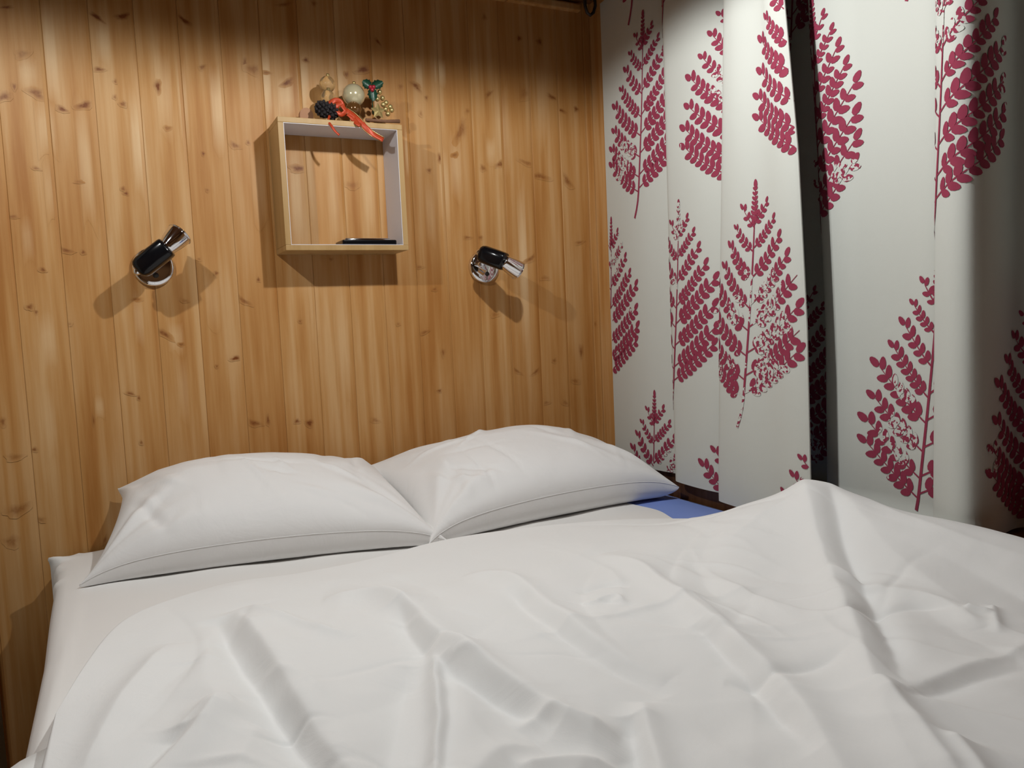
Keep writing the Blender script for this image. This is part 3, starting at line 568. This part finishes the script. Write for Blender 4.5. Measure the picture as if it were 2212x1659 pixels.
def curtain(label, name, levels, ferns, hems, zbot, group='printed curtains'):
    L = loft(levels); zs, A, Sx = L; ns = len(Sx)
    ztop = zs[0]; rows = np.array(sorted(set([float(z) for z in zs]+list(np.linspace(zbot, ztop, 26)))))
    # hem height differs from fold to fold
    hz = np.interp(Sx, [h[0] for h in hems], [h[1] for h in hems])
    V = np.zeros((ns, len(rows), 3))
    for i in range(ns):
        zc = np.maximum(rows, hz[i]); V[i] = surf(L, np.full(len(rows), Sx[i]), zc)
    faces = grid_faces(ns, len(rows)); vs = V.reshape(-1, 3)
    keep = [ff for ff in faces if np.ptp(vs[ff][:, 2]) > 1e-6]
    verts = [tuple(v) for v in vs]; F = [tuple(int(q) for q in ff) for ff in keep]; fm = [0]*len(F)
    def put(s, z):
        s = np.asarray(s); z = np.asarray(z); P = surf(L, s, z); D = surf(L, s+.002, z)-surf(L, s-.002, z)
        nx = D[..., 1]; ny = -D[..., 0]; ln = np.hypot(nx, ny)+1e-9      # outward (towards the room)
        P[..., 0] += nx/ln*.0011; P[..., 1] += ny/ln*.0011
        return P
    smax = Sx[-1]
    for (s0, z0, Hh, lean, wid, sd, *rng_) in ferns:
        leaves, stems = fern(Hh, lean, wid, sd); slo, shi = rng_ if rng_ else (0, 9); slo = max(slo, .002); shi = min(shi, smax-.002)
        th = np.linspace(0, 2*math.pi, 11)[:-1]
        for (cx, cy, a, b, an) in leaves:
            c, s = math.cos(an), math.sin(an)
            ex = a*np.cos(th); ey = b*np.sin(th)*(1-.18*np.cos(th)); px = s0+cx+ex*c-ey*s; py = z0+cy+ex*s+ey*c
            if px.min() < slo or px.max() > shi or py.min() < zbot or py.max() > ztop: continue
            hh = np.interp(s0+cx, [h[0] for h in hems], [h[1] for h in hems])
            if py.min() < hh: continue
            P = put(np.concatenate([[s0+cx], px]), np.concatenate([[z0+cy], py])); n0 = len(verts)
            verts += [tuple(q) for q in P]
            for k in range(10): F.append((n0, n0+1+(k+1) % 10, n0+1+k)); fm.append(1)
        for pts, w0, w1 in stems:
            pts = np.array(pts); d = np.gradient(pts, axis=0); d /= np.linalg.norm(d, axis=1)[:, None]
            w = np.linspace(w0/2, w1/2, len(pts)); l = pts+np.stack([-d[:, 1], d[:, 0]], 1)*w[:, None]; r_ = pts-np.stack([-d[:, 1], d[:, 0]], 1)*w[:, None]
            Pl = put(np.clip(s0+l[:, 0], .001, smax-.001), z0+l[:, 1]); Pr = put(np.clip(s0+r_[:, 0], .001, smax-.001), z0+r_[:, 1]); n0 = len(verts)
            for a, b in zip(Pl, Pr): verts += [tuple(a), tuple(b)]
            for k in range(len(pts)-1):
                ss = s0+pts[k, 0]; zz = z0+min(pts[k, 1], pts[k+1, 1])
                if ss < slo or ss > shi or s0+pts[k+1, 0] < slo or s0+pts[k+1, 0] > shi or zz+0 < max(zbot, np.interp(ss, [h[0] for h in hems], [h[1] for h in hems])) or zz+.03 > ztop: continue
                F.append((n0+2*k, n0+2*k+1, n0+2*k+3, n0+2*k+2)); fm.append(1)
    o = mesh_obj(name, verts, F, mats=[M_CLOTH, M_INK], fmat=fm, smooth=True)
    tag(o, label, 'curtain', group)
    return o, L
CA = [[1.872,[[1.222,1.8402],[1.207,1.6876],[1.214,1.5925],[1.222,1.539],[1.21,1.5171],[1.205,1.5522],[1.192,1.5407],[1.186,1.5225],[1.182,1.4333],[1.192,1.3657],[1.205,1.3369],[1.198,1.3179],[1.185,1.3079],[1.172,1.3029],[1.165,1.2859],[1.16,1.2626],[1.17,1.2085],[1.158,1.2009],[1.163,1.1641],[1.17,1.1665]]],[1.684201771472158,[[1.222,1.8402],[1.207,1.6876],[1.214,1.5925],[1.222,1.539],[1.21,1.5171],[1.205,1.5522],[1.192,1.5407],[1.186,1.5225],[1.182,1.4333],[1.192,1.3657],[1.205,1.3369],[1.198,1.3179],[1.185,1.318],[1.172,1.3131],[1.165,1.2957],[1.16,1.2626],[1.17,1.2085],[1.158,1.183],[1.163,1.146],[1.17,1.1483]]],[1.3402157486157977,[[1.222,1.8402],[1.207,1.6876],[1.214,1.5925],[1.222,1.539],[1.21,1.5171],[1.205,1.5522],[1.192,1.5407],[1.186,1.5225],[1.182,1.4333],[1.192,1.3657],[1.205,1.3369],[1.198,1.3179],[1.185,1.3364],[1.172,1.3316],[1.165,1.3138],[1.16,1.2626],[1.17,1.2085],[1.158,1.1503],[1.163,1.1128],[1.17,1.115]]],[1.0169953554444366,[[1.222,1.8402],[1.207,1.6876],[1.214,1.5925],[1.222,1.539],[1.21,1.5171],[1.205,1.5522],[1.192,1.5407],[1.186,1.5225],[1.182,1.4333],[1.192,1.3657],[1.205,1.3369],[1.198,1.3179],[1.185,1.3529],[1.172,1.3498],[1.165,1.3315],[1.16,1.2626],[1.17,1.2085],[1.158,1.1401],[1.163,1.0979],[1.17,1.1]]],[0.6608602451925184,[[1.222,1.8402],[1.207,1.6876],[1.214,1.5925],[1.222,1.539],[1.21,1.5171],[1.205,1.5522],[1.192,1.5407],[1.186,1.5225],[1.182,1.4333],[1.192,1.3657],[1.205,1.3369],[1.198,1.3179],[1.185,1.3681],[1.172,1.3652],[1.165,1.3465],[1.16,1.2626],[1.17,1.2085],[1.158,1.1384],[1.163,1.0943],[1.17,1.0964]]]]
CB = [[1.872,[[1.335,1.4531],[1.34,1.3146],[1.33,1.2593],[1.335,1.2143],[1.33,1.1456],[1.31,1.1478],[1.275,1.1974],[1.262,1.1898],[1.252,1.1753],[1.24,1.0681],[1.252,1.0172],[1.247,0.9472],[1.238,0.8951],[1.25,0.872],[1.235,0.8575],[1.225,0.871],[1.213,0.8664],[1.204,0.8561],[1.19,0.8302],[1.193,0.8062],[1.208,0.7953],[1.236,0.7928],[1.285,0.8017],[1.345,0.8162],[1.36,0.7955],[1.31,0.6991],[1.33,0.6598]]],[1.684201771472158,[[1.335,1.4531],[1.34,1.3146],[1.33,1.2593],[1.335,1.2143],[1.33,1.1456],[1.31,1.1434],[1.275,1.1852],[1.262,1.1778],[1.252,1.1627],[1.24,1.0681],[1.252,1.0172],[1.247,0.9472],[1.238,0.8951],[1.25,0.872],[1.235,0.8575],[1.225,0.8723],[1.213,0.8677],[1.204,0.8573],[1.19,0.8302],[1.193,0.8062],[1.208,0.7953],[1.236,0.7928],[1.285,0.8017],[1.345,0.8162],[1.36,0.7955],[1.31,0.6991],[1.33,0.6598]]],[1.3402157486157977,[[1.335,1.4531],[1.34,1.3146],[1.33,1.2593],[1.335,1.2143],[1.33,1.1456],[1.31,1.1353],[1.275,1.1629],[1.262,1.1556],[1.252,1.1397],[1.24,1.0681],[1.252,1.0172],[1.247,0.9472],[1.238,0.8951],[1.25,0.872],[1.235,0.8575],[1.225,0.8746],[1.213,0.8701],[1.204,0.8596],[1.19,0.8302],[1.193,0.8062],[1.208,0.7953],[1.236,0.7928],[1.285,0.8017],[1.345,0.8162],[1.36,0.7955],[1.31,0.6991],[1.33,0.6598]]],[1.0169953554444366,[[1.335,1.4531],[1.34,1.3146],[1.33,1.2593],[1.335,1.2143],[1.33,1.1456],[1.31,1.1309],[1.275,1.1513],[1.262,1.143],[1.252,1.1271],[1.24,1.0681],[1.252,1.0172],[1.247,0.9472],[1.238,0.8951],[1.25,0.872],[1.235,0.8575],[1.225,0.8778],[1.213,0.8733],[1.204,0.8627],[1.19,0.8302],[1.193,0.8062],[1.208,0.7953],[1.236,0.7928],[1.285,0.8017],[1.345,0.8162],[1.36,0.7955],[1.31,0.6991],[1.33,0.6598]]],[0.6608602451925184,[[1.335,1.4531],[1.34,1.3146],[1.33,1.2593],[1.335,1.2143],[1.33,1.1456],[1.31,1.1301],[1.275,1.1513],[1.262,1.1443],[1.252,1.1294],[1.24,1.0681],[1.252,1.0172],[1.247,0.9472],[1.238,0.8951],[1.25,0.872],[1.235,0.8575],[1.225,0.8803],[1.213,0.8767],[1.204,0.8652],[1.19,0.8302],[1.193,0.8062],[1.208,0.7953],[1.236,0.7928],[1.285,0.8017],[1.345,0.8162],[1.36,0.7955],[1.31,0.6991],[1.33,0.6598]]]]
FA = [(.165, 1.355, .42, .09, .95, 1), (.733, .868, .43, .10, 1, 2, .618, 2), (.37, .880, .42, .10, .95, 3, .345, 2), (.575, 1.33, .42, .08, 1, 4, 0, .59),
    (-.02, .885, .42, .1, 1, 5), (.165, .43, .42, .09, .95, 6), (.585, .47, .42, .08, 1, 7, 0, .59), (.925, 1.335, .42, .05, 1, 8), (.925, .42, .42, .05, 1, 9),
    (.575, 1.80, .42, .08, 1, 10, 0, .59), (.37, 1.75, .42, .1, 1, 14), (.165, 1.83, .42, .1, 1, 15)]
FB = [(.374, 1.215, .42, .06, .66, 11, .366, 2), (.605, .706, .42, .10, .86, 12, 0, .67), (.715, 1.205, .42, .08, .98, 13, .695, 2), (.97, .68, .42, .06, 1, 16),
    (.165, .70, .42, .06, .9, 17), (.30, 1.21, .40, .06, .5, 18), (.605, 1.62, .42, .1, 1, 20), (.165, 1.62, .42, .06, .9, 21)]
cur_a, L_A = curtain('cream curtain with raspberry fern print, hanging by the boarded corner behind the right pillow', 'curtain', CA, FA,
    [(0, .652), (.30, .655), (.36, .645), (.58, .643), (.62, .632), (2, .628)], .62)
cur_b, L_B = curtain('cream curtain with raspberry fern print, rightmost of the curtains, behind the raised duvet', 'curtain', CB, FB, [(0, .665), (2, .66)], .655)
# stitched side hem on the free edge of the first curtain
sm = L_A[2][-1]; zz = np.linspace(.635, 1.86, 40)
for off in (.004,):
    Pq = surf(L_A, np.full(40, sm-off), zz); v, f = tube([(p[0]-.0008, p[1], p[2]) for p in Pq], .0016, 6); setp(mesh_obj('side_hem', v, f, M_CLOTH, smooth=True), cur_a)
# the curtain at the far left, mostly outside the frame
lv = [(-.262, 1.925), (-.275, 1.90), (-.29, 1.86), (-.27, 1.82), (-.255, 1.78), (-.28, 1.73), (-.30, 1.69), (-.28, 1.65)]
cur_c, _ = curtain('shaded cream curtain with dark fern print hanging down left of the bed', 'curtain', [[1.86, lv], [.9, lv], [.04, lv]],
    [(.03, .12, .42, .06, 1, 5), (.20, .45, .42, .06, 1, 6), (.03, .95, .42, .06, 1, 7), (.2, 1.35, .42, .06, 1, 8)], [(0, .05), (2, .05)], .04)
# rod with its hanging ring, just above the frame
rod = empty('curtain_rod', (1.20, 1.85, 1.885), 'black iron curtain rod whose end loop hangs beside the cornice', 'rod')
v, f = tube([(1.20, y, 1.888) for y in np.linspace(1.85, .3, 8)], .008, 12); setp(mesh_obj('pole', v, f, M_IRON, smooth=True), rod)
v, f = tube([[1.1719, 1.83, 1.9178], [1.1688, 1.83, 1.8801], [1.1692, 1.83, 1.8569], [1.1742, 1.83, 1.84], [1.1839, 1.83, 1.8341], [1.1942, 1.83, 1.8425], [1.2007, 1.83, 1.8609], [1.1998, 1.83, 1.8726], [1.1974, 1.83, 1.884]], .0042, 10); setp(mesh_obj("ring", v, f, M_IRON, smooth=True), rod)

# ------------------------------------------------------------------ box shelf
SL, SR, ST, SB, SD, TH = .3636, .6515, 1.5201, 1.2268, .1132, .0122
sh = empty('box_shelf', ((SL+SR)/2, YW, SB), 'square open box shelf of pale wood with white inside, on the wall between the lamps', 'shelf')
yf = YW-SD
box('top_panel', SL, SR, yf, YW-.0006, ST-TH, ST, M_SHELFW, sh, .0012)
box('bottom_panel', SL, SR, yf, YW-.0006, SB, SB+TH, M_SHELFW, sh, .0012)
box('side_panel', SL, SL+TH, yf+.0004, YW-.0006, SB+TH, ST-TH, M_SHELFW, sh, .0008)
box('side_panel', SR-TH, SR, yf+.0004, YW-.0006, SB+TH, ST-TH, M_SHELFW, sh, .0008)
for nm, a in (('inner_lining', (SL+TH, SR-TH, yf+.0015, YW-.001, ST-TH-.0012, ST-TH)), ('inner_lining', (SL+TH, SR-TH, yf+.0015, YW-.001, SB+TH, SB+TH+.0012)),
              ('inner_lining', (SL+TH, SL+TH+.0012, yf+.0015, YW-.001, SB+TH+.0012, ST-TH-.0012)), ('inner_lining', (SR-TH-.0012, SR-TH, yf+.0015, YW-.001, SB+TH+.0012, ST-TH-.0012))):
    box(nm, *a, M_WHITE, sh)['label'] = 'white inner lining'

# black phone-like case lying in the shelf
zb = SB+TH+.0012
ph = empty('smartphone', (.575, 1.885, zb), 'black phone with silvery back lying flat on the bottom of the box shelf', 'phone')
box('body', *(0.4960, 0.6270), yf+.012, yf+.080, zb, zb+.0125, M_BLACK, ph, .0035)
v, f = box_data(0.4960+.008, 0.6270-.014, yf+.017, yf+.075, zb+.010, zb+.0165, .0024); setp(mesh_obj('back_cover', v, f, M_CHROME, smooth=True), ph)['label'] = 'silvery back cover'

dec = empty('christmas_arrangement', (.52, 1.90, ST), 'small Christmas arrangement with baubles, orange ribbon and holly on top of the box shelf', 'decoration')
def dpart(name, vf, mat, label=None, par=None, smooth=True):
    o = mesh_obj(name, vf[0], vf[1], mat, smooth=smooth); setp(o, par or dec)
    if label: o['label'] = label
    return o
box('base', 0.4271, 0.6459, 1.868, 1.925, ST, ST+.007, M_BARK, dec, .003)
dpart('twig', tube([(0.5690, 1.8530, 1.5295), (0.6128, 1.8500, 1.5286), (0.6506, 1.8500, 1.5311)], [.004, .0035, .0045], 8), M_BARK)
v = []; f = []
for yy in (1.898, 1.912):
    for k in range(17):
        t = math.pi*k/16; v.append((0.4427+.0155*math.cos(t), yy, ST+.007+.016+.016*math.sin(t)))
    v.append((0.4427-.0155, yy, ST+.0005)); v.append((0.4427+.0155, yy, ST+.0005))
f = [tuple(range(19))[::-1], tuple(range(19, 38))]+[(k, (k+1)%19, 19+(k+1)%19, 19+k) for k in range(19)]
dpart('wood_slice', (v, f), M_SLICE, 'upright rounded slice of reddish wood', smooth=False)
b_ = dpart('bauble', ball((0.4927, 1.888, 1.6135), 0.0185), M_GLASS, 'clear gold glass bauble')
dpart('cap', lathe((0.49470000000000003, 1.888, 1.631), (0.49520000000000003, 1.888, 1.637), [(0, .004), (1, .0035)], 12), M_GOLD, None, b_)
b_ = dpart('bauble', ball((0.4899, 1.88, 1.5818), 0.0165), M_GLASS, 'clear gold glass bauble')
dpart('cap', lathe((0.4919, 1.88, 1.5973), (0.4924, 1.88, 1.6033), [(0, .004), (1, .0035)], 12), M_GOLD, None, b_)
b_ = dpart('bauble', ball((0.5528, 1.884, 1.5922), 0.0265), M_PEARL, 'pale pearly bauble')
dpart('cap', lathe((0.5548, 1.884, 1.6177), (0.5552999999999999, 1.884, 1.6237), [(0, .004), (1, .0035)], 12), M_GOLD, None, b_)
b_ = dpart('bauble', ball((0.5481, 1.875, 1.5577), 0.018), M_BRONZE, 'dark bronze bauble')
dpart('gold_berry', ball((0.6127, 1.872, 1.6014), .0060, 12, 8), M_GOLD)
dpart('gold_berry', ball((0.62, 1.876, 1.5891), .0060, 12, 8), M_GOLD)
dpart('gold_berry', ball((0.6299, 1.88, 1.5802), .0060, 12, 8), M_GOLD)
dpart('gold_berry', ball((0.637, 1.872, 1.5689), .0060, 12, 8), M_GOLD)
dpart('gold_berry', ball((0.6414, 1.876, 1.5627), .0060, 12, 8), M_GOLD)
dpart('gold_berry', ball((0.6279, 1.88, 1.5649), .0060, 12, 8), M_GOLD)
dpart('gold_berry', ball((0.6201, 1.872, 1.573), .0060, 12, 8), M_GOLD)
dpart('gold_berry', ball((0.6073, 1.876, 1.586), .0060, 12, 8), M_GOLD)
dpart('gold_berry', ball((0.633, 1.88, 1.5544), .0060, 12, 8), M_GOLD)
v = []; f = []
for k in range(10):
    t = 2*math.pi*k/10+.3; r = .019 if k % 2 == 0 else .010; v.append((0.6053+r*math.cos(t), 1.8680, 1.5559+r*math.sin(t)))
v += [(0.6053, 1.8680-.004, 1.5559), (0.6053, 1.8680+.003, 1.5559)]
f = [(k, (k+1)%10, 10) for k in range(10)]+[((k+1)%10, k, 11) for k in range(10)]
dpart('gold_star', (v, f), M_GOLD, smooth=False)
def holly(tip, base, wd):
    tip, base = Vector(tip), Vector(base); ax = tip-base; n = Vector((-.3, -1, .1)).normalized(); sd = ax.cross(n).normalized(); V = []; F = []
    for k in range(13):
        t = k/12; w = wd*math.sin(math.pi*min(max(t, .04), .97))**.6*(1 if k % 3 else 1.22)
        V += [base+ax*t+sd*w+n*.0035, base+ax*t-n*.001, base+ax*t-sd*w+n*.0035, base+ax*t-n*-.0015]
    for k in range(12):
        a = 4*k; b = a+4; F += [(a, b, b+1, a+1), (a+1, b+1, b+2, a+2), (a+2, b+2, b+3, a+3), (a+3, b+3, b, a)]
    return V, F
sp = dpart('holly_stem', tube([(0.5937, 1.8720, 1.5496), (0.5922, 1.8680, 1.5816), (0.5908, 1.8620, 1.6065)], .0014, 6), M_HOLLY)
dpart('holly_leaf', holly((0.5681, 1.8580, 1.6182), (0.5895, 1.8580, 1.6053), .0105), M_HOLLY, None, sp)
dpart('holly_leaf', holly((0.6174, 1.8580, 1.6204), (0.5895, 1.8580, 1.6053), .0105), M_HOLLY, None, sp)
dpart('holly_leaf', holly((0.5921, 1.8580, 1.5748), (0.5895, 1.8580, 1.6053), .0105), M_HOLLY, None, sp)
dpart('holly_berry', ball((0.5844, 1.8520, 1.6053), .0048, 10, 8), M_BERRY, None, sp)
dpart('holly_berry', ball((0.5922, 1.8520, 1.6060), .0048, 10, 8), M_BERRY, None, sp)
dpart('holly_berry', ball((0.5885, 1.8520, 1.5993), .0048, 10, 8), M_BERRY, None, sp)
def cone(c, r, sd):
    rs = random.Random(sd); parts = [ball(c, r*.8, 12, 8)]
    for i in range(46):
        th = math.acos(1-2*(i+.5)/46); ph = i*2.4; d = Vector((math.sin(th)*math.cos(ph), math.sin(th)*math.sin(ph), math.cos(th)))
        p = Vector(c)+d*r*.72; parts.append(lathe(p, Vector(c)+(d+Vector((0, 0, .35)))*r*1.15, [(0, r*.12), (.6, r*.26), (1, r*.10)], 6))
    return join(parts)
dpart('pine_cone', cone((0.4725, 1.862, 1.5447), .0165, 0), M_CONE, 'dark pine cone', smooth=False)
dpart('pine_cone', cone((0.4903, 1.862, 1.5397), .0165, 1), M_CONE, 'dark pine cone', smooth=False)
def ribbon(pts, wd, n=Vector((0, -1, 0)), tw=.5):
    pts = [Vector(p) for p in smooth_curve(pts, 26)]; V = []; F = []
    for i, p in enumerate(pts):
        a = pts[max(i-1, 0)]; b = pts[min(i+1, len(pts)-1)]; t = (b-a).normalized(); s = t.cross(n).normalized(); s = (s+n*tw*math.sin(i*.35)).normalized(); q = s.cross(t).normalized()
        for (e, o) in ((-1, .0005), (-.5, .0016), (.5, .0016), (1, .0005), (1, -.0005), (-1, -.0005)): V.append(p+s*wd*e*.5+q*o)
    m = 6
    for i in range(len(pts)-1):
        for k in range(m): F.append((i*m+k, i*m+(k+1) % m, (i+1)*m+(k+1) % m, (i+1)*m+k))
    F.append(tuple(range(m))[::-1]); F.append(tuple((len(pts)-1)*m+k for k in range(m)))
    return V, F
r_ = dpart('ribbon', ribbon([(0.4818, 1.8620, 1.5578), (0.4988, 1.8580, 1.5705), (0.5118, 1.8550, 1.5687), (0.5177, 1.8520, 1.5538), (0.5231, 1.8500, 1.5454)], 0.012), M_RIBBON, 'orange organza ribbon')
r_ = dpart('ribbon', ribbon([(0.5231, 1.8500, 1.5454), (0.5116, 1.8500, 1.5342), (0.5020, 1.8520, 1.5444), (0.5017, 1.8560, 1.5578), (0.5140, 1.8520, 1.5640)], 0.011), M_RIBBON, 'orange organza ribbon')
r_ = dpart('ribbon', ribbon([(0.5238, 1.8520, 1.5480), (0.5389, 1.8460, 1.5372), (0.5510, 1.8380, 1.5215), (0.5607, 1.8300, 1.5036), (0.5763, 1.8260, 1.4911), (0.5991, 1.8230, 1.4792)], 0.0135), M_RIBBON, 'orange organza ribbon')
r_ = dpart('ribbon', ribbon([(0.4842, 1.8520, 1.5327), (0.4766, 1.8420, 1.5174), (0.4812, 1.8300, 1.5047), (0.4879, 1.8260, 1.4919), (0.4964, 1.8240, 1.4837)], 0.006), M_RIBBON, 'orange organza ribbon')
r_ = dpart('ribbon', ribbon([(0.5265, 1.8480, 1.5389), (0.5371, 1.8420, 1.5257), (0.5422, 1.8320, 1.5133), (0.5480, 1.8300, 1.5111)], 0.012), M_RIBBON, 'orange organza ribbon')
dpart('gold_edging', tube([tuple(q) for q in smooth_curve([(0.5199, 1.8510, 1.5429), (0.5350, 1.8450, 1.5321), (0.5471, 1.8370, 1.5164), (0.5568, 1.8290, 1.4985), (0.5724, 1.8250, 1.4860), (0.5951, 1.8220, 1.4741)], 20)], .0007, 5), M_GOLD, None, r_)
dpart('gold_edging', tube([tuple(q) for q in smooth_curve([(0.5271, 1.8510, 1.5526), (0.5422, 1.8450, 1.5418), (0.5543, 1.8370, 1.5261), (0.5640, 1.8290, 1.5082), (0.5796, 1.8250, 1.4957), (0.6024, 1.8220, 1.4838)], 20)], .0007, 5), M_GOLD, None, r_)

def head_shell(p0, p1, r0, r1, seg=36):
    """flared chrome head, open at its mouth"""
    p0, p1 = Vector(p0), Vector(p1); ax = p1-p0; x, y, _ = frame(ax); V = []; F = []
    pr = [(-.10, r0*.75), (-.02, r0*.97), (.04, r0), (.12, r0+(r1-r0)*.14), (.5, r0+(r1-r0)*.62), (.9, r0+(r1-r0)*.93), (1.0, r1), (1.01, r1*.97), (.97, r1*.94), (.5, r0+(r1-r0)*.36), (.2, r0*.8), (.18, 0.0001)]
    for (t, r) in pr:
        for k in range(seg): V.append(p0+ax*t+(x*math.cos(2*math.pi*k/seg)+y*math.sin(2*math.pi*k/seg))*r)
    for i in range(len(pr)-1):
        for k in range(seg): F.append((i*seg+k, i*seg+(k+1) % seg, (i+1)*seg+(k+1) % seg, (i+1)*seg+k))
    F.append(tuple(range(seg))[::-1])
    return V, F
def reading_lamp(label, bc, a0, a1, h0, h1, rb=.043, r1=.0265):
    t = empty('reading_lamp', (bc[0], 1.95, bc[2]), label, 'lamp', 'chrome reading lamps on the boarded wall')
    def part(name, vf, mat, lab=None, par=None, smooth=True):
        o = mesh_obj(name, vf[0], vf[1], mat, smooth=smooth); setp(o, par or t)
        if lab: o['label'] = lab
        return o
    y0 = 1.9495
    base = part('wall_base', lathe((bc[0], y0, bc[2]), (bc[0], y0-.016, bc[2]), [(0, rb), (.45, rb), (.62, rb*.985), (.76, rb*.95), (.86, rb*.88), (.92, rb*.75), (1, rb*.30)], 48), M_CHROME, 'round domed chrome base')
    part('screw', lathe((bc[0]+.003, y0-.012, bc[2]-rb*.42), (bc[0]+.003, y0-.0175, bc[2]-rb*.50), [(0, .0065), (.7, .0065), (1, .004)], 14), M_IRON, 'dark screw', base)
    A0, A1 = Vector(a0), Vector(a1); m = A0.lerp(A1, .30)
    part('joint', tube([(bc[0], y0-.014, bc[2]), (bc[0]*.5+m.x*.5, y0-.04, bc[2]*.5+m.z*.5), tuple(m)], [.010, .009, .010], 16), M_CHROME)
    R = .0225
    part('arm', lathe(a0, a1, [(0, R*.45), (.03, R*.72), (.09, R*.90), (.2, R), (.6, R*1.02), (.93, R), (.985, R*.95), (1, R*.85)], 48, 3.2), M_BLACK, 'black squared housing')
    d = (A0-A1).normalized(); part('end_cap', ball(tuple(A0+d*.001), .0085, 16, 10), M_CHROME, 'small chrome end cap')
    hd = part('lamp_head', head_shell(h0, h1, .0175, r1), M_CHROME, 'flared chrome head')
    H0, H1 = Vector(h0), Vector(h1)
    part('bulb', ball(tuple(H0.lerp(H1, .66)), .0125, 16, 10), M_WHITE, 'white unlit bulb', hd)
    part('rim', tube([tuple(q) for q in ring_pts(H1, H1-H0, r1)], .0013, 6, True), M_CHROME, None, hd)
    return t
def ring_pts(c, ax, r, n=36):
    x, y, _ = frame(ax); return [Vector(c)+x*math.cos(2*math.pi*k/n)*r+y*math.sin(2*math.pi*k/n)*r for k in range(n)]
reading_lamp('chrome and black reading lamp left of the box shelf, head tipped up to the right', (0.0949, 1.9500, 1.2014), (0.0595, 1.8530, 1.1865), (0.1201, 1.8380, 1.2347), (0.1164, 1.8400, 1.2320), (0.1465, 1.8520, 1.2625))
reading_lamp('chrome and black reading lamp between the box shelf and the curtain, head tipped down', (0.8973, 1.9500, 1.1925), (0.8484, 1.8620, 1.2222), (0.8957, 1.8150, 1.1947), (0.8934, 1.8180, 1.1961), (0.9347, 1.8220, 1.1740), r1=.0240)
